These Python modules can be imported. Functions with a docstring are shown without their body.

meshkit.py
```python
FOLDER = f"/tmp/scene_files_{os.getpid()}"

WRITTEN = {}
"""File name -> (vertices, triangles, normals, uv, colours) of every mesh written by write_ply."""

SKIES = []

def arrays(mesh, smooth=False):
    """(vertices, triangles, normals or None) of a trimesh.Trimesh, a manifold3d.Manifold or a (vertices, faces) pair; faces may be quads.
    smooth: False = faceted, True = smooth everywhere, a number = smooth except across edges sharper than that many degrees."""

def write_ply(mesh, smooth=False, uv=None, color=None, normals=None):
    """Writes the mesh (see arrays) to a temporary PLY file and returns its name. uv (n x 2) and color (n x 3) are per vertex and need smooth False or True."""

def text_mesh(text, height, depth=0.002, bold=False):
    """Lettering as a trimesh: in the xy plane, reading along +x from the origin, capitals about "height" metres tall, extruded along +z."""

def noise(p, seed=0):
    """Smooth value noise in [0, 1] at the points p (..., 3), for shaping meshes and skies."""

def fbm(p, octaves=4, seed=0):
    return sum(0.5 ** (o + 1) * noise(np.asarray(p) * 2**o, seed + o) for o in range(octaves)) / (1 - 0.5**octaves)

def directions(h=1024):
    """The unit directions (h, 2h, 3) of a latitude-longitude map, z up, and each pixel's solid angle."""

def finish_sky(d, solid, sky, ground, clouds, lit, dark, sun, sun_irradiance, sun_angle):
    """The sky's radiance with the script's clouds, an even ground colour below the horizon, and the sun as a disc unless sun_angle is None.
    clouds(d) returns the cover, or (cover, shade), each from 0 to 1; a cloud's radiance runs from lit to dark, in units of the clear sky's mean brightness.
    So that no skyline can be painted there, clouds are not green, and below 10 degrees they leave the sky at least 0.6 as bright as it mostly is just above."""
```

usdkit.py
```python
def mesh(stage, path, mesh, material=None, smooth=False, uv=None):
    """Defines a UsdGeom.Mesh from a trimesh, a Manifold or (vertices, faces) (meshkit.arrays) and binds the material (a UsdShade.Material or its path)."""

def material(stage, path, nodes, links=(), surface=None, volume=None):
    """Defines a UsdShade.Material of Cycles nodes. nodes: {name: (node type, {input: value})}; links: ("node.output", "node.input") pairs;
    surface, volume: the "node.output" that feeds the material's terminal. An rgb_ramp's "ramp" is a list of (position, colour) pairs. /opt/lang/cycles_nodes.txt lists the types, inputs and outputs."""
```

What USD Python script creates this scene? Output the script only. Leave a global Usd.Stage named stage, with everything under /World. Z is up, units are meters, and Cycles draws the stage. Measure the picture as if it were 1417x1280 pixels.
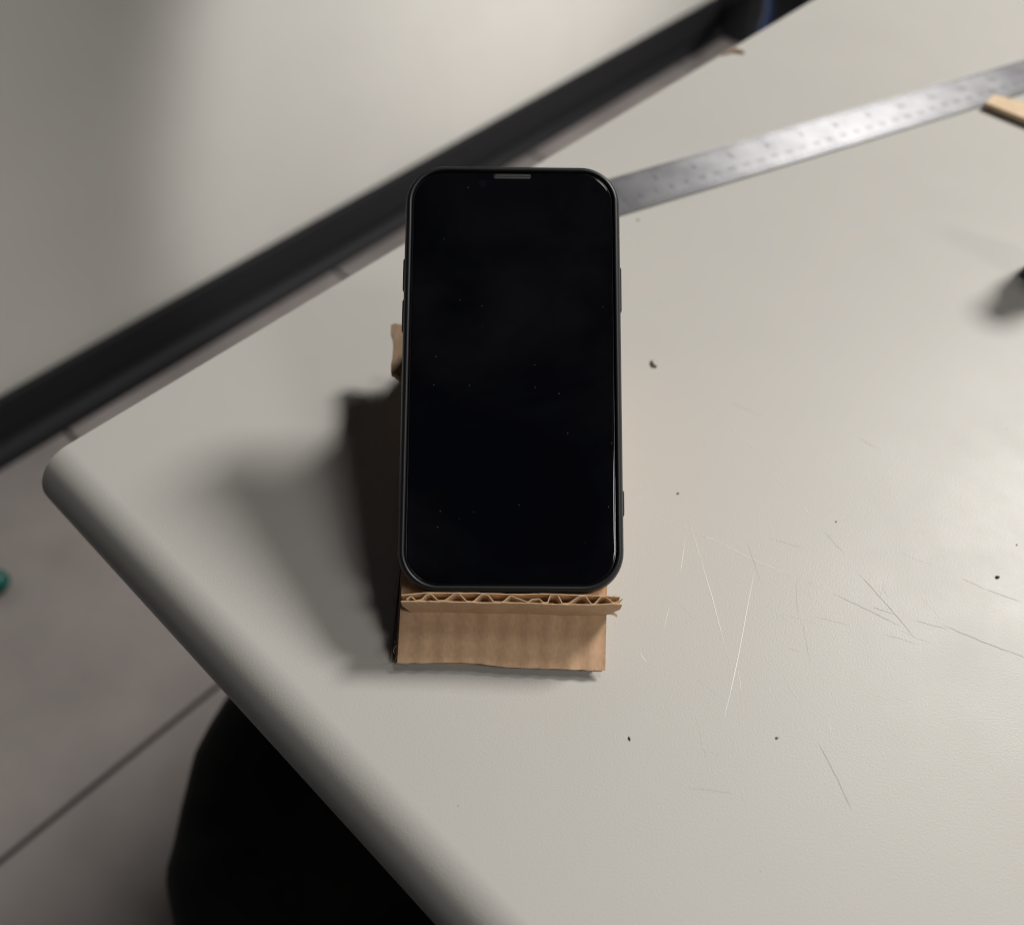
import math, random
import numpy as np, trimesh, usdkit, meshkit
from pxr import Usd, UsdGeom, UsdLux, UsdShade, Gf, Sdf, Vt
from shapely.geometry import Polygon, LineString

stage = Usd.Stage.CreateInMemory()
UsdGeom.SetStageUpAxis(stage, 'Z'); UsdGeom.SetStageMetersPerUnit(stage, 1.0)
UsdGeom.Xform.Define(stage, '/World'); UsdGeom.Scope.Define(stage, '/World/Looks')
rng = np.random.default_rng(7); random.seed(7)

# ------------------------------------------------------------------ camera
PITCH, CAM_H, ROLL, FPX = math.radians(51.39), 0.2828, math.radians(2.574), 1231.8
PPX, PPY, IW = 708.5, 640.0, 1417.0
_fw = np.array([0, math.cos(PITCH), -math.sin(PITCH)])
_u0 = np.array([0, math.sin(PITCH), math.cos(PITCH)]); _r0 = np.array([1.0, 0, 0])
_up = _u0 * math.cos(ROLL) - _r0 * math.sin(ROLL); _rt = _r0 * math.cos(ROLL) + _u0 * math.sin(ROLL)
CAM = np.array([0, 0, CAM_H])
cam = UsdGeom.Camera.Define(stage, '/World/camera')
m4 = np.eye(4); m4[0, :3] = _rt; m4[1, :3] = _up; m4[2, :3] = -_fw; m4[3, :3] = CAM
cam.AddTransformOp().Set(Gf.Matrix4d(*m4.ravel().tolist()))
cam.CreateHorizontalApertureAttr(24.0); cam.CreateVerticalApertureAttr(24.0 * 924 / 1024)
cam.CreateFocalLengthAttr(24.0 * FPX / IW)
cam.CreateFStopAttr(4.3); cam.CreateFocusDistanceAttr(0.312)
cam.CreateClippingRangeAttr(Gf.Vec2f(0.01, 50))
cam.CreateExposureAttr(0.72)

def ray(p):
    d = _fw * FPX + _rt * (p[0] - PPX) - _up * (p[1] - PPY)
    return d / np.linalg.norm(d)
def on_plane(p, point, normal):
    d = ray(p); return CAM + d * (((np.asarray(point) - CAM) @ normal) / (d @ normal))
def at(x, y, z=0.0):                      # where the sight line through a picture point meets the level z
    return on_plane((x, y), (0, 0, z), np.array([0, 0, 1.0]))

# ------------------------------------------------------------------ lamps (indoor: two ceiling lamps up to the right, an added low fill towards the wall, dim room light)
def aim(light, pos, target):
    pos, target = np.array(pos, float), np.array(target, float)
    z = pos - target; z /= np.linalg.norm(z)
    x = np.cross([0, 0, 1.0], z) if abs(z[2]) < .999 else np.array([1.0, 0, 0]); x /= np.linalg.norm(x); y = np.cross(z, x)
    m = np.eye(4); m[0, :3], m[1, :3], m[2, :3], m[3, :3] = x, y, z, pos
    light.AddTransformOp().Set(Gf.Matrix4d(*m.ravel().tolist()))
def disk(name, pos, target, radius, intensity, color):
    l = UsdLux.DiskLight.Define(stage, '/World/' + name)
    l.CreateRadiusAttr(radius); l.CreateIntensityAttr(intensity); l.CreateColorAttr(Gf.Vec3f(*color)); l.CreateNormalizeAttr(True)
    aim(l, pos, target); return l
L_A, L_B, L_C, L_W, L_D = 0.72, 35.0, 10.0, 6.2, 0.003
disk('lamp_high', (-.082 + .40 * 1.6, .259 + .24 * 1.6, 1.6), (-.05, .2, 0), .16, L_A, (1, .965, .92))
def spot(name, pos, target, radius, intensity, color, angle, soft):
    l = UsdLux.SphereLight.Define(stage, '/World/' + name); l.CreateRadiusAttr(radius); l.CreateIntensityAttr(intensity); l.CreateNormalizeAttr(True); l.CreateColorAttr(Gf.Vec3f(*color))
    sh = UsdLux.ShapingAPI.Apply(l.GetPrim()); sh.CreateShapingConeAngleAttr(angle); sh.CreateShapingConeSoftnessAttr(soft); aim(l, pos, target)
spot('lamp_right', (-.130 + .94 * 1.5, .222 + .66 * 1.5, 1.5), (.10, .32, 0), .24, L_B, (1, .965, .92), 27.0, .6)
spot('lamp_front', (1.15, -.50, 1.25), (.20, -.01, 0), .30, L_C, (1, .965, .92), 13.5, .95)
_t, _n = np.array([.6594, .7518, 0.0]), np.array([-.7518, .6594, 0.0])
spot('wall_fill', _t * 1.35 + _n * .22 + [0, 0, -.12], _t * 1.35 + _n * 1.07 + [0, 0, -.45], .05, L_W, (1, .97, .935), 46.0, .25)  # unseen fill light added under the desk to brighten the wall
dome = UsdLux.DomeLight.Define(stage, '/World/room_light')
dome.CreateIntensityAttr(L_D); dome.CreateColorAttr(Gf.Vec3f(.75, .85, 1.0))

# ------------------------------------------------------------------ helpers
used = {}
def numbered(parent, name):
    k = used.get((parent, name), -1) + 1; used[(parent, name)] = k
    return f'{parent}/{name}' + (f'_{k:03d}' if k else '')
def tag(p, label=None, cat=None, group=None, kind=None):
    p = p.GetPrim() if hasattr(p, 'GetPrim') else p
    for k, v in (('label', label), ('category', cat), ('group', group), ('kind', kind)):
        if v: p.SetCustomDataByKey(k, v)
    return p
def thing(name, label=None, cat=None, loc=None, group=None, kind=None):
    x = UsdGeom.Xform.Define(stage, numbered('/World', name))
    return tag(x, label, cat, group, kind)
def obj(name, mesh, mat, parent=None, smooth=35):
    par = '/World' if parent is None else str(parent.GetPath())
    return usdkit.mesh(stage, numbered(par, name), mesh, mat, smooth=smooth).GetPrim()
def M(rows, t):                            # columns = axes
    m = np.eye(4); m[:3, 0], m[:3, 1], m[:3, 2] = rows; m[:3, 3] = t; return m
def box(x0, x1, y0, y1, z0, z1):
    b = trimesh.creation.box([x1 - x0, y1 - y0, z1 - z0]); b.apply_translation([(x0 + x1) / 2, (y0 + y1) / 2, (z0 + z1) / 2]); return b
def cat(ms): return trimesh.util.concatenate(ms)
def tube(pts, r, sides=8):
    p = np.asarray(pts, float); n = len(p); r = np.broadcast_to(r, (n,))
    t = np.gradient(p, axis=0); t /= np.linalg.norm(t, axis=1, keepdims=True)
    ref = np.array([0, 0, 1.0]) if abs(t[:, 2]).max() < .9 else np.array([.31, .95, .05])
    a = np.cross(t, ref); a /= np.linalg.norm(a, axis=1, keepdims=True); b = np.cross(t, a)
    ang = np.arange(sides) * 2 * np.pi / sides
    v = (p[:, None] + r[:, None, None] * (np.cos(ang)[None, :, None] * a[:, None] + np.sin(ang)[None, :, None] * b[:, None])).reshape(-1, 3)
    f = []
    for i in range(n - 1):
        for j in range(sides):
            k = (j + 1) % sides
            f += [[i*sides+j, i*sides+k, (i+1)*sides+k], [i*sides+j, (i+1)*sides+k, (i+1)*sides+j]]
    v = np.vstack([v, p[:1], p[-1:]])
    for j in range(sides):
        k = (j + 1) % sides
        f += [[n*sides, k, j], [n*sides+1, (n-1)*sides+j, (n-1)*sides+k]]
    m = trimesh.Trimesh(v, f, process=False); m.fix_normals(); return m
def rrect(W, L, R, inset, nc=14):
    w, l, r = W/2 - inset, L/2 - inset, max(R - inset, .0004)
    pts = []
    for cx, cy, a0 in ((w-r, l-r, 0), (-w+r, l-r, 90), (-w+r, -l+r, 180), (w-r, -l+r, 270)):
        for a in np.radians(np.linspace(a0, a0 + 90, nc)): pts.append((cx + r*math.cos(a), cy + r*math.sin(a)))
    out = []                                # straight sides get extra points
    for i, p in enumerate(pts):
        q = pts[(i+1) % len(pts)]; out.append(p)
        d = math.dist(p, q)
        if d > .02:
            for s in np.linspace(0, 1, 18)[1:-1]: out.append((p[0] + (q[0]-p[0])*s, p[1] + (q[1]-p[1])*s))
    return np.array(out)
def loft(W, L, R, profile, cap0=False, cap1=False, closed=False):
    # profile points are (inset, height); fixed point count because the straight-side rule depends on length only
    base = rrect(W, L, R, 0); n = len(base); rings = []
    for ins, h in profile:
        rr = rrect(W, L, R, ins)
        assert len(rr) == n
        rings.append(np.c_[rr, np.full(n, h)])
    v = np.vstack(rings); f = []; k = len(profile)
    for i in range(k if closed else k - 1):
        a, b = i*n, ((i+1) % k)*n
        for j in range(n):
            q = (j+1) % n; f += [[a+j, a+q, b+q], [a+j, b+q, b+j]]
    if cap0:
        v = np.vstack([v, [[0, 0, profile[0][1]]]]); c = len(v)-1
        f += [[c, (j+1) % n, j] for j in range(n)]
    if cap1:
        v = np.vstack([v, [[0, 0, profile[-1][1]]]]); c = len(v)-1; a = (k-1)*n
        f += [[c, a+j, a+(j+1) % n] for j in range(n)]
    return trimesh.Trimesh(v, f, process=False)

# ------------------------------------------------------------------ materials
LK = '/World/Looks/'
def mat(name, color, rough=.5, metal=0., spec=.5, noise=None, bump=None, extra=None):
    """noise=(scale, colour2, detail); bump=(scale, strength, distance)"""
    n = {'p': ('principled_bsdf', {'base_color': color, 'roughness': rough, 'metallic': metal, 'specular_ior_level': spec, **(extra or {})}), 'tc': ('texture_coordinate', {})}
    l = []
    if noise:
        n['n'] = ('noise_texture', {'scale': noise[0], 'detail': noise[2], 'roughness': .6})
        n['m'] = ('rgb_ramp', {'ramp': [(.3, color), (.7, noise[1])]})
        l += [('tc.object', 'n.vector'), ('n.fac', 'm.fac'), ('m.color', 'p.base_color')]
    if bump:
        n['bn'] = ('noise_texture', {'scale': bump[0], 'detail': 2.0, 'roughness': .5})
        n['b'] = ('bump', {'strength': bump[1], 'distance': bump[2]})
        l += [('tc.object', 'bn.vector'), ('bn.fac', 'b.height'), ('b.normal', 'p.normal')]
    return usdkit.material(stage, LK + name, n, l, surface='p.BSDF')

desk_m = usdkit.material(stage, LK + 'desk_laminate', {
    'tc': ('texture_coordinate', {}), 'n1': ('noise_texture', {'scale': 4.0, 'detail': 4.0, 'roughness': .6}), 'n2': ('noise_texture', {'scale': 22.0, 'detail': 5.0, 'roughness': .65}),
    'r1': ('rgb_ramp', {'ramp': [(.3, (.510, .495, .462)), (.7, (.540, .525, .490))]}), 'rr': ('map_range', {'from_min': .3, 'from_max': .7, 'to_min': .36, 'to_max': .45, 'clamp': True}),
    'v': ('voronoi_texture', {'scale': 85.0}), 'lt': ('map_range', {'from_min': .018, 'from_max': .034, 'to_min': 1.0, 'to_max': 0.0, 'clamp': True}), 'sx': ('separate_xyz', {}), 'gt': ('math', {'math_type': 'greater_than', 'value2': .72}),
    'mu': ('math', {'math_type': 'multiply'}), 'mu2': ('math', {'math_type': 'multiply', 'value2': .55}), 'm': ('mix', {'color2': (.20, .19, .18)}),
    'g1': ('noise_texture', {'scale': 1400.0, 'detail': 2.5, 'roughness': .55}), 'b': ('bump', {'strength': .16, 'distance': .0004}), 'p': ('principled_bsdf', {'specular_ior_level': .22})},
    [('tc.object', 'n1.vector'), ('tc.object', 'n2.vector'), ('tc.object', 'v.vector'), ('tc.object', 'g1.vector'), ('n1.fac', 'r1.fac'), ('n2.fac', 'rr.value'), ('rr.result', 'p.roughness'),
     ('v.distance', 'lt.value'), ('v.color', 'sx.vector'), ('sx.x', 'gt.value1'), ('lt.result', 'mu.value1'), ('gt.value', 'mu.value2'), ('mu.value', 'mu2.value1'), ('mu2.value', 'm.fac'), ('r1.color', 'm.color1'), ('m.color', 'p.base_color'),
     ('g1.fac', 'b.height'), ('b.normal', 'p.normal')], surface='p.BSDF')
scratch_light = mat('scratch_light', (.88, .86, .80), .5)
scratch_dark = mat('scratch_dark', (.33, .32, .30), .6)
wall_m = mat('wall_paint', (.74, .72, .67), .7, noise=(8, (.77, .75, .70), 4), bump=(300, .1, .001))
base_m = mat('black_baseboard', (.017, .017, .019), .62, spec=.25, bump=(120, .1, .001))
tile_m = [mat(f'floor_tile_{i}', c, .38, noise=(7, tuple(x*1.28 for x in c), 6), bump=(90, .06, .001)) for i, c in enumerate(((.285, .258, .248), (.27, .245, .236)))]
grout_m = mat('grout', (.010, .008, .007), .9, noise=(200, (.018, .014, .012), 3))
black_fabric = mat('black_fabric', (.003, .003, .004), .85, bump=(1500, .3, .0006))
glass_m = None
case_m = mat('case_rubber', (.015, .0155, .018), .45, bump=(2500, .06, .0002))
frame_m = mat('phone_frame', (.06, .063, .07), .22, metal=.9)
steel = None
def kraft(name, a, b):
    n = {'tc': ('texture_coordinate', {}), 'mp': ('mapping', {'scale': (900, 120, 900)}), 'n': ('noise_texture', {'scale': 1.0, 'detail': 4.0, 'roughness': .65}),
         'n2': ('noise_texture', {'scale': 160.0, 'detail': 5.0, 'roughness': .7}), 'mx': ('mix_float', {'fac': .5}),
         'r': ('rgb_ramp', {'ramp': [(.32, a), (.52, tuple((x+y)/2 for x, y in zip(a, b))), (.68, b)]}),
         'b': ('bump', {'strength': .35, 'distance': .0003}), 'p': ('principled_bsdf', {'roughness': .85, 'specular_ior_level': .25})}
    return usdkit.material(stage, LK + name, n, [('tc.object', 'mp.vector'), ('mp.vector', 'n.vector'), ('tc.object', 'n2.vector'), ('n.fac', 'mx.a'), ('n2.fac', 'mx.b'),
        ('mx.result', 'r.fac'), ('r.color', 'p.base_color'), ('mx.result', 'b.height'), ('b.normal', 'p.normal')], surface='p.BSDF')
card_m = kraft('kraft_board', (.60, .38, .225), (.80, .545, .345))
card_edge = kraft('kraft_edge', (.62, .46, .30), (.80, .64, .45))
card_flute = kraft('kraft_flute', (.33, .20, .115), (.52, .35, .22))

# black glass with a few specks of dust; cloudy reflection put into the colour
glass_m = usdkit.material(stage, LK + 'screen_glass', {
    'tc': ('texture_coordinate', {}), 'v': ('voronoi_texture', {'scale': 260.0, 'feature': 'f1'}), 'lt': ('math', {'math_type': 'less_than', 'value2': .048}),
    'wn': ('separate_xyz', {}), 'gt': ('math', {'math_type': 'greater_than', 'value2': .60}), 'mu': ('math', {'math_type': 'multiply'}),
    'sm': ('noise_texture', {'scale': 30.0, 'detail': 3.0}), 'rr': ('map_range', {'from_min': .35, 'from_max': .75, 'to_min': .03, 'to_max': .10, 'clamp': True}),
    'hz': ('noise_texture', {'scale': 16.0, 'detail': 4.0, 'roughness': .6, 'distortion': .6}), 'hr': ('rgb_ramp', {'ramp': [(.42, (.0016, .0018, .0034)), (.75, (.0075, .0075, .0090))]}), 'm': ('mix', {'color2': (.09, .09, .09)}), 'p': ('principled_bsdf', {'roughness': .05, 'specular_ior_level': .5})},
    [('tc.object', 'v.vector'), ('v.distance', 'lt.value1'), ('v.color', 'wn.vector'), ('wn.x', 'gt.value1'), ('lt.value', 'mu.value1'), ('gt.value', 'mu.value2'),
     ('mu.value', 'm.fac'), ('tc.object', 'hz.vector'), ('hz.fac', 'hr.fac'), ('hr.color', 'm.color1'), ('m.color', 'p.base_color'), ('tc.object', 'sm.vector'), ('sm.fac', 'rr.value'), ('rr.result', 'p.roughness')], surface='p.BSDF')

# ------------------------------------------------------------------ setting: floor, wall, baseboard
T = np.array([.6594, .7518, 0.0]); Nn = np.array([-.7518, .6594, 0.0])      # along the wall and the desk's back edge; towards the wall
ROOM = M((T, Nn, np.array([0, 0, 1.0])), (0, 0, 0))
FZ, WALL = -.74, 1.090
WROT = trimesh.transformations.rotation_matrix(math.radians(.7), [0, 0, 1], [.5, WALL, 0])
def walled(m): m = m.copy(); m.apply_transform(WROT); return room(m)
def room(m): m = m.copy(); m.apply_transform(ROOM); return m
floor = thing('floor', kind='structure')
obj('grout_bed', room(box(-1.6, 3.2, -1.6, WALL + .05, FZ - .05, FZ - .003)), grout_m, floor, smooth=False)
G, GW = .518, .0060
for i in range(-3, 6):
    for j in range(-5, 1):
        x0, y1 = .1927 + G * i, .556 + G * (j + 1)
        if j < 0: x0 += .0
        c = Polygon([(x0 + GW/2, y1 - G + GW/2), (x0 + G - GW/2, y1 - G + GW/2), (x0 + G - GW/2, y1 - GW/2), (x0 + GW/2, y1 - GW/2)])
        if c.bounds[0] < -1.6 or c.bounds[2] > 3.2 or c.bounds[1] < -1.6: continue
        b = box(c.bounds[0], c.bounds[2], c.bounds[1], c.bounds[3], FZ - .010, FZ)
        v = b.vertices; top = v[:, 2] > FZ - .005                            # arrised edge: top ring pulled in
        bot = Polygon(c); a = np.array(c.exterior.coords)[:4]
        ins = np.array(c.buffer(-.0015, join_style=2).exterior.coords)[:4]
        order = lambda q: q[np.argsort(np.arctan2(q[:, 1] - q[:, 1].mean(), q[:, 0] - q[:, 0].mean()))]
        a, ins = order(a), order(ins)
        V = np.vstack([np.c_[a, np.full(4, FZ - .01)], np.c_[a, np.full(4, FZ - .0012)], np.c_[ins, np.full(4, FZ)]])
        F = []
        for k in range(2):
            for q in range(4):
                w = (q+1) % 4; F += [[k*4+q, k*4+w, k*4+4+w], [k*4+q, k*4+4+w, k*4+4+q]]
        F += [[8, 9, 10], [8, 10, 11]]
        obj('tile', room(trimesh.Trimesh(V, F, process=False)), tile_m[(i * 3 + j * 5) % 2], floor, smooth=False)
wall = obj('wall', walled(box(-1.6, 3.2, WALL, WALL + .1, FZ - .02, .12)), wall_m, smooth=False); tag(wall, kind='structure')
prof = [(0, FZ + .001), (-.034, FZ + .001)] + [(-.012 - .022 * math.cos(a), FZ + .004 + .022 * math.sin(a)) for a in np.radians(np.linspace(0, 90, 7))] + \
       [(-.012, FZ + .081)] + [(-.008 - .004 * math.cos(a), FZ + .085 + .004 * math.sin(a)) for a in np.radians(np.linspace(0, 90, 5))] + [(0, FZ + .089)]
bb = trimesh.creation.extrude_polygon(Polygon(prof), 4.8, engine='earcut')
bb.apply_transform(M((np.array([0, 1.0, 0]), np.array([0, 0, 1.0]), np.array([1.0, 0, 0])), (-1.6, WALL - .002, 0)))
tag(obj('baseboard', walled(bb), base_m, smooth=30), kind='structure')

# ------------------------------------------------------------------ desk
DT, DN = .0330, .2838                   # front rounded edge at T = DT, back edge at Nn = DN
TH = .027
pf = [(1.2, 0.0)]
R1, R2 = .017, .0175
pf += [(R1 - R1 * math.sin(a), -R2 + R2 * math.cos(a)) for a in np.radians(np.linspace(0, 90, 22))]
pf += [(.0004, -.0225), (.0035, -TH + .0008), (.006, -TH), (1.2, -TH)]
P = Polygon(pf)
dk = trimesh.creation.extrude_polygon(P, 1.5, engine='earcut')             # profile in (T, z), swept along -Nn
dk.apply_transform(M((np.array([1.0, 0, 0]), np.array([0, 0, 1.0]), np.array([0, -1.0, 0])), (DT, DN, 0)))
desk = thing('desk', 'pale grey laminate desk with rounded front edge, scratched on the right', 'desk')
obj('desk_top', room(dk), desk_m, desk, smooth=30)
for tx, ny in ((.95, -.45), (.95, -1.15)):
    obj('leg', room(box(DT + tx - .03, DT + tx + .03, DN + ny - .25, DN + ny + .25, FZ + .0005, -TH)), base_m, desk, smooth=False)
def scratch(pts, w, m):
    p = np.array([at(x, y, 0) for x, y in pts])[:, :2]
    q = []
    for a, b in zip(p[:-1], p[1:]): q += [a + (b - a) * s for s in np.linspace(0, 1, 6)[:-1]]
    q.append(p[-1]); q = np.array(q) + rng.normal(0, .00008, (len(q), 2))
    t = np.gradient(q, axis=0); t /= np.linalg.norm(t, axis=1, keepdims=True); nn = np.c_[-t[:, 1], t[:, 0]]
    s = np.linspace(0, 1, len(q)); ww = w * (np.sin(np.pi * s) ** .5 * .85 + .08) * rng.uniform(.6, 1.1, len(q)) / 2
    z = np.full(len(q), .00006)
    V = np.vstack([np.c_[q + nn * ww[:, None], z], np.c_[q - nn * ww[:, None], z]]); n = len(q)
    F = []
    for i in range(n - 1): F += [[i, i+n, i+1], [i+1, i+n, i+n+1]]
    obj('scratch', trimesh.Trimesh(V, F, process=False), m, desk, smooth=False)
for pts, w in (([(900,710),(985,746),(1046,776),(1120,807)],.00022), ([(952,715),(985,826),(1012,927)],.00024), ([(1047,775),(1022,905),(1001,1001)],.00028),
               ([(949,738),(941,797)],.0002), ([(928,832),(918,872)],.00016), ([(885,902),(895,918)],.0003), ([(1067,652),(1092,680)],.0002), ([(1110,700),(1120,712)],.0002),
               ([(1020,922),(1027,960)],.0002), ([(1080,927),(1115,985)],.00014), ([(1147,985),(1150,1030)],.00016), ([(1120,807),(1152,818)],.00016), ([(985,560),(1060,640)],.00012)):
    scratch(pts, w * .95, scratch_light)
for pts, w in (([(1152,821),(1205,846),(1247,867)],.00018), ([(1185,790),(1232,842),(1265,882)],.0002), ([(1205,840),(1240,850)],.00014), ([(1265,858),(1312,871)],.00014),
               ([(1305,865),(1360,888),(1425,912)],.00026), ([(1360,814),(1417,834)],.00016), ([(1132,1027),(1160,1080),(1179,1121)],.00016), ([(1330,800),(1365,816)],.0001), ([(1140,735),(1170,768)],.0001)):
    scratch(pts, w, scratch_dark)

scuff_m = mat('scuff', (.74, .72, .67), .5); scuff_d = mat('scuff_dark', (.48, .465, .435), .5)
for k in range(26):                        # hairline scuffs, thickest around the long scratches
    x, y = rng.normal(1130, 130), rng.normal(830, 130)
    if not (890 < x < 1400 and 560 < y < 1240): continue
    a = rng.choice([.35, .42, 1.25, -1.35, .95]) + rng.normal(0, .18); L_ = rng.uniform(12, 70)
    scratch([(x - L_*math.cos(a)/2, y - L_*math.sin(a)/2), (x + rng.normal(0, 1.2), y + rng.normal(0, 1.2)), (x + L_*math.cos(a)/2, y + L_*math.sin(a)/2)], rng.uniform(.00007, .00014), scuff_m if rng.random() < .65 else scuff_d)
# ------------------------------------------------------------------ cardboard stand and phone
O = np.array([-.0005, .13604, 0.0]); AX = np.array([.99997, .00775, 0.0])
U = np.array([-.0067, .86404, .50339]); NB = np.array([.0039, -.50337, .86406])
BT = .0040
S0 = .0248                               # phone bottom's distance from the stand's foot
BRD = M((AX, U, NB), O)                  # board frame: x across, y up the slope, z out of it
def brd(m): m = m.copy(); m.apply_transform(BRD); return m
stand = thing('cardboard_stand', 'brown corrugated cardboard stand with a lip, propping up the phone', 'phone stand')
def sheet(x0, x1, y0f, y1f, z, th, amp=0., nx=80, ny=10, wl=.0072, seed=0):
    xs = np.linspace(x0, x1, nx); s = np.linspace(0, 1, ny)
    X, Sg = np.meshgrid(xs, s, indexing='ij'); y0, y1 = y0f(xs)[:, None], y1f(xs)[:, None]
    Y = y0 + (y1 - y0) * Sg
    Zt = z + th + amp * np.sin(X / wl * 2 * np.pi) + .00012 * (meshkit.noise(np.stack([X*90, Y*60, X*0 + seed], -1), seed) - .5)
    top = np.stack([X, Y, Zt], -1).reshape(-1, 3); bot = np.stack([X, Y, Zt - th], -1).reshape(-1, 3)
    n = nx * ny; F = []
    for i in range(nx - 1):
        for j in range(ny - 1):
            a, b, c, d = i*ny+j, (i+1)*ny+j, (i+1)*ny+j+1, i*ny+j+1
            F += [[a, b, c], [a, c, d], [n+a, n+c, n+b], [n+a, n+d, n+c]]
    def side(idx):
        for a, b in zip(idx[:-1], idx[1:]): F.extend([[a, n+a, n+b], [a, n+b, b]])
    side([i*ny for i in range(nx)]); side([(nx-1)*ny + j for j in range(ny)]); side([i*ny + ny-1 for i in range(nx)][::-1]); side([j for j in range(ny)][::-1])
    return trimesh.Trimesh(np.vstack([top, bot]), F, process=False)
def ribbon(path, y0, y1, th=.00022):
    """A thin wavy strip: path is (x, z) points, running from y0 to y1."""
    pl = LineString(path).buffer(th / 2, cap_style=2, join_style=1, quad_segs=2)
    m = trimesh.creation.extrude_polygon(pl, y1 - y0, engine='earcut')
    m.apply_transform(M((np.array([1.0, 0, 0]), np.array([0, 0, 1.0]), np.array([0, -1.0, 0])), (0, y1, 0)))
    return m
HW = .0353
foot = lambda xs: .0002 + .0010 * np.exp(-((xs + .014) / .011) ** 2) + .00025 * (meshkit.noise(np.c_[xs*400, xs*0, xs*0]) - .5)
foot2 = lambda xs: .0000 + .0004 * meshkit.noise(np.c_[xs*300, xs*0, xs*0 + 4])
headf = lambda xs: .123 + 0 * xs
board = obj('back_board', brd(sheet(-HW, HW, foot, headf, BT - .0004, .0004, .00016)), card_m, stand, smooth=40)
obj('liner', brd(sheet(-HW - .0010, HW - .0004, foot2, headf, 0.00015, .0004, 0, seed=3)), card_m, board, smooth=40)
xs = np.arange(-HW + .0006, HW - .0006, .00045)
obj('flute', brd(ribbon([(x, BT/2 + (BT/2 - .00055) * math.sin(x / .0072 * 2 * np.pi)) for x in xs], .0016, .122)), card_flute, board, smooth=50)
# left side: a darker folded strip of the same board seen past the phone's long side
# back support
top_pt = O + U * .122
ld_ = np.array([-.0005, .296, 0]) - top_pt; ln = np.linalg.norm(ld_) - .0024; ld_ /= np.linalg.norm(ld_)
leg = M((AX, ld_, np.cross(AX, ld_)), top_pt)
st = sheet(-.034, .034, lambda x: 0*x, lambda x: ln + 0*x, .0002, .003, 0); st.apply_transform(leg)
obj('support_leg', st, card_m, stand, smooth=40)
# triangular side panels closing the space under the board; the left one bows out a little at its foot
for sx, flare in ((-1, .0022), (1, -.0012)):
    e0 = O + AX * sx * (HW + (.0006 if sx < 0 else -.0130)); e1 = e0 + U * .121; e2 = e0 * [1, 0, 1] + np.array([0, .2945, 0]); e0 = e0 + U * (.001 if sx < 0 else .006)
    n_ = 14; V, F = [], []
    for k in range(n_ + 1):
        for q in range(n_ + 1 - k):
            a_, b_ = k / n_, q / n_                                         # a: towards the top, b: towards the back foot
            p_ = e0 * (1 - a_ - b_) + e1 * a_ + e2 * b_
            zz0 = 1 - min(p_[2] / .03, 1)
            V.append(p_ + AX * sx * (flare * zz0 ** 1.5 + .0003 * (meshkit.noise(p_ * 150, 3) - .5)) + np.array([0, 0, .0003]))
    idx = {}; c_ = 0
    for k in range(n_ + 1):
        for q in range(n_ + 1 - k): idx[k, q] = c_; c_ += 1
    for k in range(n_):
        for q in range(n_ - k):
            F.append([idx[k, q], idx[k+1, q], idx[k, q+1]])
            if (k+1, q+1) in idx: F.append([idx[k+1, q], idx[k+1, q+1], idx[k, q+1]])
    V = np.array(V); m_ = trimesh.Trimesh(np.vstack([V, V - AX * sx * .0012]), np.vstack([F, np.array(F)[:, ::-1] + len(V)]), process=False)
    obj('side_panel', m_, card_m, stand, smooth=30)
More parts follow.
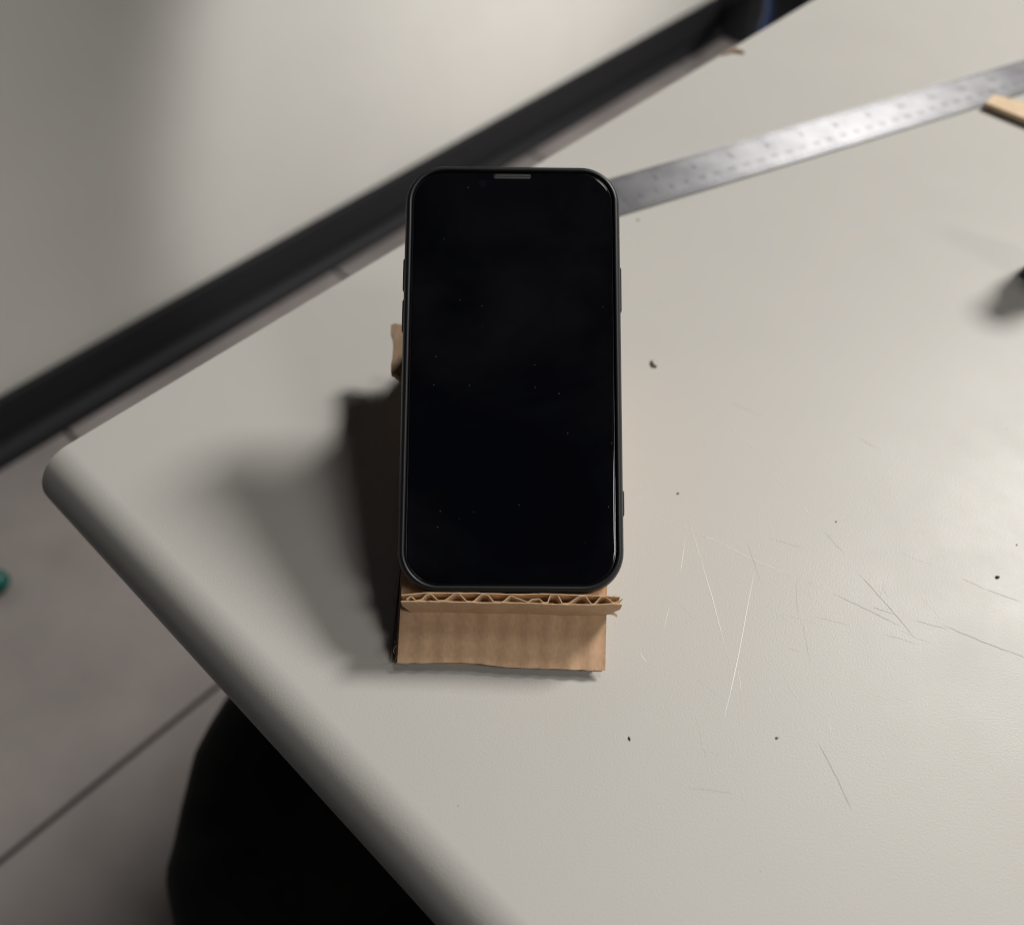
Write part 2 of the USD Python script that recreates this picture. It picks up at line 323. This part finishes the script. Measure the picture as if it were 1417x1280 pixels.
# torn tab that sticks out on the left behind the phone
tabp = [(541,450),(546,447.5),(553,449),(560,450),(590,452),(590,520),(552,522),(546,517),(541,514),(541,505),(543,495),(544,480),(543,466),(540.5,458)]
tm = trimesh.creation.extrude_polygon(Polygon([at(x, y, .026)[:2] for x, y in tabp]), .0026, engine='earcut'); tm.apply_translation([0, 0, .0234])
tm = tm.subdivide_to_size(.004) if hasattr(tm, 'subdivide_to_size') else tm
obj('tab', tm, kraft('kraft_shaded', (.22, .155, .10), (.34, .245, .165)), stand, smooth=False)  # darker kraft: the half shadow on the tab is put into its colour
# lip: corrugated strip folded up in front of the phone's bottom end
lb = np.array([.0028, .0180, BT]); lt = np.array([.0028, .0217, BT + .0112])       # outer face at its base and at its top
ld = (lt - lb) / np.linalg.norm(lt - lb); LH = np.linalg.norm(lt - lb); ln_ = np.cross(ld, [1.0, 0, 0]); ln_ = -ln_ if ln_[1] < 0 else ln_
LIPM = trimesh.transformations.rotation_matrix(math.radians(1.2), [0, 0, 1], lb) @ M((np.array([1.0, 0, 0]), ld, ln_), lb)                             # lip frame: x along, y up, z inward (towards the phone)
def lip(m): m = m.copy(); m.apply_transform(LIPM); m.apply_transform(BRD); return m
LX0, LX1, LTH = -.0367, .0366, .0031
def lipsheet(x0, x1, zf, th, topf, botf, nx=140, ny=6):
    xs = np.linspace(x0, x1, nx); s = np.linspace(0, 1, ny); X, Sg = np.meshgrid(xs, s, indexing='ij')
    Y = botf(xs)[:, None] + (topf(xs) - botf(xs))[:, None] * Sg
    Z = zf(xs)[:, None] * np.ones_like(Y)
    a = np.stack([X, Y, Z], -1).reshape(-1, 3); b = np.stack([X, Y, Z + th], -1).reshape(-1, 3); n = nx*ny; F = []
    for i in range(nx - 1):
        for j in range(ny - 1):
            p, q, r_, t_ = i*ny+j, (i+1)*ny+j, (i+1)*ny+j+1, i*ny+j+1
            F += [[p, q, r_], [p, r_, t_], [n+p, n+r_, n+q], [n+p, n+t_, n+r_]]
    def side(idx):
        for p, q in zip(idx[:-1], idx[1:]): F.extend([[p, n+q, q], [p, n+p, n+q]])
    side([i*ny for i in range(nx)][::-1]); side([(nx-1)*ny + j for j in range(ny)][::-1]); side([i*ny + ny-1 for i in range(nx)]); side([j for j in range(ny)])
    m = trimesh.Trimesh(np.vstack([a, b]), F, process=False); m.fix_normals(); return m
nz = lambda xs, k, s: meshkit.noise(np.c_[np.asarray(xs)*k, 0*np.asarray(xs), 0*np.asarray(xs) + s]) - .5
outer_z = lambda xs: .0 + .0004 * nz(xs, 120, 2) + np.clip(xs - .031, 0, 1) * .08
inner_z = lambda xs: LTH - .0009 * np.clip((-.027 - xs) / .009, 0, 1) ** 1.5 + .0005 * nz(xs, 90, 5) - .0006 * np.clip((xs - .024) / .012, 0, 1)
ragged = lambda xs: LH + .0004 * nz(xs, 700, 9) - .0012 * np.clip((np.asarray(xs) - .033) / .0036, 0, 1)
bev = lambda xs: .0001 + np.clip(-.0346 - np.asarray(xs), 0, 1) * 3.4 + np.clip(np.asarray(xs) - .0335, 0, 1) * 1.7
bo = lambda xs: np.minimum(bev(xs), LH - .003)
lipo = obj('lip', lip(lipsheet(LX0, LX1, outer_z, .0003, ragged, bo)), card_m, stand, smooth=40)
obj('liner', lip(lipsheet(LX0, LX1 - .0008, inner_z, .0003, lambda xs: LH + .0003*nz(xs, 500, 4), lambda xs: 0*xs + .0004)), card_m, lipo, smooth=40)
# zigzag flutes, each a bit different: (x, side) corners, pointed or flat-topped
zig = [(-.0352,.25),(-.0335,.8),(-.0318,.1),(-.0300,.2),(-.0284,.85),(-.0268,.9),(-.0245,.08),(-.0222,.12),(-.0196,.9),(-.0174,.93),(-.0150,.06),(-.0128,.05),(-.0102,.95),(-.0080,.9),(-.0062,.1),(-.0030,.05),
       (-.0006,.93),(.0016,.6),(.0052,.08),(.0066,.45),(.0090,.5),(.0104,.08),(.0118,.12),(.0126,.93),(.0152,.95),(.0166,.1),(.0186,.08),(.0222,.93),(.0244,.95),(.0262,.06),(.0272,.06),(.0294,.96),(.0312,.94),(.0336,.06),(.0352,.3),(.0362,.8)]
def zz(t): return float(outer_z(np.array([t[0]]))[0]) + .0003 + t[1] * (float(inner_z(np.array([t[0]]))[0]) - float(outer_z(np.array([t[0]]))[0]) - .0003)
zp = [(t[0], zz(t)) for t in zig]
sm = []
for a, b in zip(zp[:-1], zp[1:]):
    for s in (.12, .3, .5, .7, .88): sm.append((a[0] + (b[0]-a[0])*s, a[1] + (b[1]-a[1])*s))
obj('flute', lip(ribbon(sm, .0008, LH - .0002, .0002)), card_edge, lipo, smooth=50)
for (xa, ya, za, w_, h_, bend) in ((.0336, .0022, .0002, .0026, -.0026, -.0004), (.0350, .0100, .0012, .0016, .0012, .001), (.0325, .0112, .0022, .0013, .0008, .0006)):
    g_ = np.linspace(0, 1, 5); V, F = [], []
    for i, s in enumerate(g_):
        for q in (-1, 1): V.append((xa + w_*s + q*.0005*(1-s*.7), ya + h_*s*s + .0002*q, za + bend*s + q*.0003))
    for i in range(4): F += [[2*i, 2*i+1, 2*i+3], [2*i, 2*i+3, 2*i+2]]
    t_ = trimesh.Trimesh(V, F, process=False); t2 = t_.copy(); t2.invert(); t2.apply_translation([0, 0, .00015])
    obj('torn_shred', lip(cat([t_, t2])), card_edge, lipo, smooth=True)
def fibre(a, b, sag, r=.00006):
    a, b = np.array(a), np.array(b); s = np.linspace(0, 1, 7)[:, None]
    return tube(a + (b - a) * s + np.array([0, 0, 1.0]) * sag * np.sin(np.pi * s) + np.array([.6, .3, 0]) * sag * np.sin(2*np.pi*s), r, 5)
fb = [fibre((-HW-.0008, .0075, .002), (-HW-.0013, .0035, .003), .0008), fibre((-HW-.0010, .004, .002), (-HW-.0003, -.0002, .002), .001), fibre((-HW, .0003, .001), (-HW-.0042, -.0006, .002), .0006),
      fibre((-HW-.0004, .010, .002), (-HW-.0015, .0068, .0028), -.0005), fibre((-HW+.001, .0002, .002), (-HW+.004, -.0009, .001), .0004)]
obj('loose_fibre', brd(cat(fb)), card_edge, stand, smooth=True)

# phone
PW, PL, PR = .0766, .1515, .0142
roll = math.radians(1.85)
PX = AX * math.cos(roll) + U * math.sin(roll); PU = U * math.cos(roll) - AX * math.sin(roll)
PHN = M((PX, PU, NB), O + AX * .0021 + U * S0 + NB * (BT + .0003) + PU * PL / 2)
def ph(m): m = m.copy(); m.apply_transform(PHN); return m
phone = thing('smartphone', 'black smartphone in a dark rubber case leaning upright on the cardboard stand', 'smartphone')
case = obj('phone_case', ph(loft(PW, PL, PR, [(.0028, 0), (.0014, .0002), (.0005, .0009), (.0001, .0022), (0, .0042), (.0001, .0066), (.0004, .0083), (.0009, .0094), (.0015, .0099), (.0020, .0100), (.0024, .0098), (.00255, .0094), (.0026, .0084)], cap0=True)), case_m, phone, smooth=50)
obj('frame', ph(loft(PW, PL, PR, [(.00255, .0080), (.00262, .0088), (.0029, .00915), (.0032, .0092), (.0034, .0090)])), frame_m, phone, smooth=50)
scr = obj('screen', ph(loft(PW, PL, PR, [(.00315, .0085), (.0032, .00905), (.0035, .00925), (.0040, .0093)], cap1=True)), glass_m, phone, smooth=50)
# earpiece slot with its woven mesh
ear = rrect(.0134, .0019, .0009, 0, 8)
em = trimesh.creation.extrude_polygon(Polygon(ear).buffer(0), .00006, engine='earcut'); em.apply_translation([-.0002, PL/2 - .0044, .00928])
obj('earpiece', ph(em), mat('earpiece_slot', (.004, .004, .0045), .5), phone, smooth=False)
dm = []
for k in range(14):
    for q in range(2):
        d = trimesh.creation.cylinder(.00040, .00005, sections=4); d.apply_scale([1, .9, 1]); d.apply_translation([-.0002 - .0058 + k*.00089 + q*.00044, PL/2 - .0044 + (q - .5)*.00085, .00937]); dm.append(d)
tag(obj('earpiece_mesh', ph(cat(dm)), mat('mesh_metal', (.085, .085, .088), .5), phone, smooth=False), kind='stuff')
cl = trimesh.creation.cylinder(.0015, .00005, sections=24); cl.apply_translation([-.0108, PL/2 - .0072, .00931])
obj('front_camera', ph(cl), mat('front_lens', (.006, .0065, .010), .12), phone, smooth=30)
def button(side, yc, ln):
    b = loft(.0024, ln, .0011, [(.0003, -.0009), (0, -.0006), (0, .0006), (.0003, .0009)], cap0=True, cap1=True) if ln > .03 else None
    b = trimesh.creation.capsule(ln - .0026, .0013, count=[12, 12]); b.apply_translation([0, 0, -(ln - .0026) / 2])
    b.apply_transform(trimesh.transformations.rotation_matrix(math.pi/2, [1, 0, 0])); b.apply_scale([.75, 1, 1.6])
    b.apply_translation([side * (PW/2 - .0005), yc, .0056]); return b
for side, yc, ln in ((-1, .0305, .0125), (-1, .0155, .0125), (1, .0235, .0170), (1, -.0485, .0095)):
    obj('button', ph(button(side, yc, ln)), case_m, phone, smooth=40)

# ------------------------------------------------------------------ steel ruler
ra, rb = at(855, 301), at(1360, 148)
rd = (rb - ra) / np.linalg.norm(rb - ra); rn = np.array([-rd[1], rd[0], 0.0])
RUL = M((rd, rn, np.array([0, 0, 1.0])), ra - rd * .045 + np.array([0, 0, .0003]))
def rul(m): m = m.copy(); m.apply_transform(RUL); return m
steel = usdkit.material(stage, LK + 'brushed_steel', {
    'tc': ('texture_coordinate', {}), 'rot': ('mapping', {'rotation': (0, 0, -math.atan2(rd[1], rd[0]))}), 'mp': ('mapping', {'scale': (12, 1500, 1)}), 'n': ('noise_texture', {'scale': 1.0, 'detail': 3.0}),
    'n2': ('noise_texture', {'scale': 70.0, 'detail': 4.0}), 'r': ('map_range', {'from_min': .3, 'from_max': .7, 'to_min': .35, 'to_max': .385}),
    'c': ('rgb_ramp', {'ramp': [(.3, (.25, .25, .265)), (.7, (.27, .27, .28))]}),
    'tan': ('combine_xyz', {'x': float(rn[0]), 'y': float(rn[1]), 'z': 0.0}), 'b': ('bump', {'strength': .25, 'distance': .00008}),
    'p': ('principled_bsdf', {'metallic': 1.0, 'anisotropic': .85})},
    [('tc.object', 'rot.vector'), ('rot.vector', 'mp.vector'), ('mp.vector', 'n.vector'), ('tc.object', 'n2.vector'), ('n2.fac', 'r.value'), ('r.result', 'p.roughness'), ('n2.fac', 'c.fac'), ('c.color', 'p.base_color'),
     ('tan.vector', 'p.tangent'), ('n.fac', 'b.height'), ('b.normal', 'p.normal')], surface='p.BSDF')
ruler = thing('steel_ruler', 'long brushed steel ruler lying across the desk behind the phone', 'ruler')
rbk = box(0, .62, 0, .030, 0, .0010)
obj('blade', rul(rbk), steel, ruler, smooth=False)
mark_m = mat('ruler_marks', (.06, .06, .062), .6)
ticks = []
for k in range(2, 610):
    ln = .0075 if k % 10 == 0 else .0055 if k % 5 == 0 else .0035
    ticks.append(box(.005 + k*.001 - .00008, .005 + k*.001 + .00008, .0003, ln, .00101, .00104))
for k in range(2, 380):
    ln = .0075 if k % 16 == 0 else .0055 if k % 8 == 0 else .0035
    ticks.append(box(.005 + k*.0015875 - .00008, .005 + k*.0015875 + .00008, .030 - ln, .0297, .00101, .00104))
tag(obj('graduation', rul(cat(ticks)), mark_m, ruler, smooth=False), kind='stuff')
for k in range(1, 60):
    t = meshkit.text_mesh(str(k), .0028, .00003); t.apply_translation([.005 + k*.01 - (t.bounds[0][0] + t.bounds[1][0])/2, .0085, .00101]); obj('numeral', rul(t), mark_m, ruler, smooth=False)
for k in range(1, 24):
    t = meshkit.text_mesh(str(k), .0036, .00003); t.apply_translation([.005 + k*.0254 - (t.bounds[0][0] + t.bounds[1][0])/2, .0185, .00101]); obj('numeral', rul(t), mark_m, ruler, smooth=False)

# ------------------------------------------------------------------ small things on the desk
cs = [at(1359, 152), at(1371, 141), at(1540, 186), at(1540, 222), at(1420, 177)]
cz = .0032
cp = Polygon([(p[0], p[1]) for p in cs])
cm = trimesh.creation.extrude_polygon(cp, cz, engine='earcut'); cm.apply_translation([0, 0, .0014])
co = obj('cardboard_offcut', cm, card_edge, smooth=False)
tag(co, 'narrow strip of tan cardboard by the ruler at the right edge of the desk', 'cardboard scrap')
# slim dark bottle standing at the right, only the edge of its foot in the picture
bl = at(1407, 381); bc = bl + np.array([.0172, .001, 0])
bot = thing('bottle', 'slim dark bottle standing at the right edge of the desk, almost out of frame', 'bottle')
bpf = [(0, .0003), (.0095, .0003), (.0112, .0012), (.0118, .003), (.0118, .030), (.0110, .034), (.0075, .039), (.0060, .041), (.0060, .044), (0, .044)]
bb_ = trimesh.creation.revolve(bpf, sections=48); bb_.apply_translation(bc); obj('bottle_body', bb_, mat('dark_bottle', (.02, .03, .032), .4), bot, smooth=35)
cpf = [(.0061, .0415), (.0082, .0415), (.0085, .042), (.0085, .0525), (.0078, .0535), (0, .0535)]
cc_ = trimesh.creation.revolve(cpf, sections=40); cc_.apply_translation(bc); obj('cap', cc_, mat('bottle_cap', (.012, .012, .013), .45), bot, smooth=35)
crumb_dark = mat('crumb_dark', (.05, .046, .044), .8); crumb_grey = mat('crumb_grey', (.20, .19, .185), .8); crumb_tan = mat('crumb_tan', (.42, .30, .21), .8)
def crumb(x, y, r, m, label, stretch=(1, 1, .5), rz=0.):
    r *= .78; c = trimesh.creation.icosphere(2, r); v = c.vertices
    v *= (1 + .5 * (meshkit.noise(v / r * 1.3 + x, 3) - .5))[:, None]; c.vertices = v * np.array(stretch)
    c.apply_transform(trimesh.transformations.rotation_matrix(rz, [0, 0, 1])); p = at(x, y); c.apply_translation([p[0], p[1], -c.bounds[0][2] + .00002])
    tag(obj('crumb', c, m, smooth=True), label, 'crumb')
crumb(1380, 799, .00085, crumb_dark, 'black speck on the glossy right side of the desk, larger than other specks', (1.1, .8, .6))
crumb(871, 1022, .0006, crumb_dark, 'dark oblong speck on the desk below the cardboard stand', (.5, 1.6, .5), .3)
crumb(1075, 1021, .00055, crumb_grey, 'tiny grey speck on the desk below the long pale scratches', (1, .8, .6))
crumb(938, 683, .00055, crumb_grey, 'tiny grey speck above the crossing pale scratches', (1.2, .8, .6))
crumb(883, 305, .0007, crumb_grey, 'small speck just in front of the ruler beside the phone', (1.3, .8, .5))
crumb(1157, 722, .0004, crumb_grey, 'tiny speck midway between pale and dark scratches', (.8, 1, .6))
crumb(1407, 754, .0004, crumb_grey, 'tiny speck nearest the right edge above the long dark scratch', (.8, 1, .6))
cur = [at(x, y) + np.array([0, 0, .0006]) for x, y in ((901.5, 500), (902.5, 504), (905, 507.5), (909, 508.5))]
tag(obj('lint', tube(cur, [.0003, .0007, .0007, .0003], 8), crumb_grey, smooth=True), 'small grey curl of lint on the desk right of the phone', 'lint')
for q, (pp_, lb_) in enumerate(((((1000, 77), (1016, 72), (1030, 75)), 'pale tan shaving on the desk\'s far back edge'),)):
    cur = [at(x, y) + np.array([0, 0, .0010]) for x, y in pp_]
    tag(obj('shaving', tube(cur, [.0006, .0018, .0008], 8), crumb_tan, smooth=True), lb_, 'shaving')

# ------------------------------------------------------------------ on the floor
# soft black bag standing by the desk, its top just below desk height
zb = -.40
out = [(330, 948), (316, 965), (292, 1004), (268, 1048), (256, 1095), (243, 1150), (232, 1192), (226, 1216), (231, 1246), (240, 1290), (262, 1360), (420, 1420), (640, 1330), (600, 1120), (480, 960), (400, 925)]
oc = np.array([at(x, y, zb)[:2] for x, y in out])
def dens(c, n=96):
    ls = LineString(np.vstack([c, c[:1]])); return np.array([ls.interpolate(s, normalized=True).coords[0] for s in np.arange(n)/n])
oc = dens(oc, 128)
bagn = 128
cen = oc.mean(0); nrg = len(oc); rings = []
levels = [(FZ + .002, .86), (FZ + .01, .93), (FZ + .05, .97), (-.62, .985), (-.54, .975), (-.47, .99), (-.43, 1.0), (-.40, .99), (-.383, .94), (-.372, .84), (-.368, .65), (-.37, .4), (-.374, .15)]
for z, s in levels:
    q = cen + (oc - cen) * s
    d = .006 * (meshkit.fbm(np.c_[q * 16, np.full(nrg, z * 9)], 3, 5) - .5)[:, None] * (oc - cen) / np.linalg.norm(oc - cen, axis=1, keepdims=True) * (1 if z < -.47 else .15)
    zz_ = z + (0 if z < -.5 else .012) * (meshkit.fbm(np.c_[q * 20, np.full(nrg, 1.0)], 3, 8) - .5)
    rings.append(np.c_[q + d, zz_])
V = np.vstack(rings + [[[*cen, -.374]], [[*cen, FZ + .002]]]); F = []; K = len(levels)
for i in range(K - 1):
    for j in range(nrg):
        q = (j+1) % nrg; F += [[i*nrg+j, i*nrg+q, (i+1)*nrg+q], [i*nrg+j, (i+1)*nrg+q, (i+1)*nrg+j]]
for j in range(nrg): q = (j+1) % nrg; F += [[K*nrg, (K-1)*nrg+j, (K-1)*nrg+q], [K*nrg+1, q, j]]
bm = trimesh.Trimesh(V, F, process=False); bm.fix_normals()
bag = thing('bag', 'soft black fabric bag in the shade below the rounded front edge of the desk', 'bag')
obj('bag_body', bm, black_fabric, bag, smooth=True)
bp = at(-4, 806, FZ + .014)
ball = trimesh.creation.icosphere(3, .016); ball.apply_translation([bp[0], bp[1], FZ + .0162])
tag(obj('ball', ball, mat('teal_plastic', (.004, .10, .085), .35), smooth=True), 'small teal ball on the floor tiles at the left edge', 'ball')
# things by the wall behind the desk, at the top of the picture
def fl(x, y, z=FZ): return at(x, y, z)
def rb_box(w, d, h, r):
    b = trimesh.creation.box([w - 2*r, d - 2*r, h - 2*r]); import manifold3d as m3
    pts = np.vstack([b.vertices + o for o in trimesh.creation.icosphere(1, r).vertices]); hl = m3.Manifold.hull_points(pts.astype(np.float32))
    mm = hl.to_mesh(); t = trimesh.Trimesh(mm.vert_properties[:, :3], mm.tri_verts, process=True); t.apply_translation([0, 0, h/2]); return t
def place(m, p, z=FZ + .0005):
    c = np.array([np.dot(p, T), np.dot(p, Nn)]); m = m.copy(); m.apply_translation([c[0], c[1], z]); return room(m)
dk_pl = mat('black_plastic', (.010, .010, .012), .4); gr_pl = mat('grey_plastic', (.16, .16, .165), .45)
p0 = fl(1030, 42)
pbox = thing("floor_box", 'black box with grey knobs on the floor by the wall', 'box')
obj('housing', place(rb_box(.26, .12, .13, .012), p0 + T * .05), dk_pl, pbox, smooth=40)
for dx, dy in ((-.03, .01), (.07, .0)):
    c = trimesh.creation.cylinder(.022, .02, sections=24); c.apply_translation([dx, dy, .1395]); obj('knob', place(c, p0), gr_pl, pbox, smooth=40)
p1 = fl(1068, 20)
s = np.linspace(0, 1, 24)[:, None]
a0, a1 = fl(1052, 52, FZ + .16), fl(1074, -40, FZ + .16)
cab = a0 + (a1 - a0) * s + np.c_[.004*np.sin(s*7), .004*np.cos(s*6), 0*s]
tag(obj('blue_cable', tube(cab, .010, 10), mat('blue_rubber', (.005, .024, .085), .4), smooth=True), 'thick blue cable running over the black box by the wall', 'cable')
gp = fl(1105, 12)
gb = thing('storage_box', 'mid grey box on the floor past the blue cable', 'box')
obj('box_body', place(rb_box(.20, .16, .16, .01), gp + T*.10), gr_pl, gb, smooth=40)
obj('lid', place(rb_box(.206, .166, .02, .006), gp + T*.10, FZ + .1615), gr_pl, gb, smooth=40)
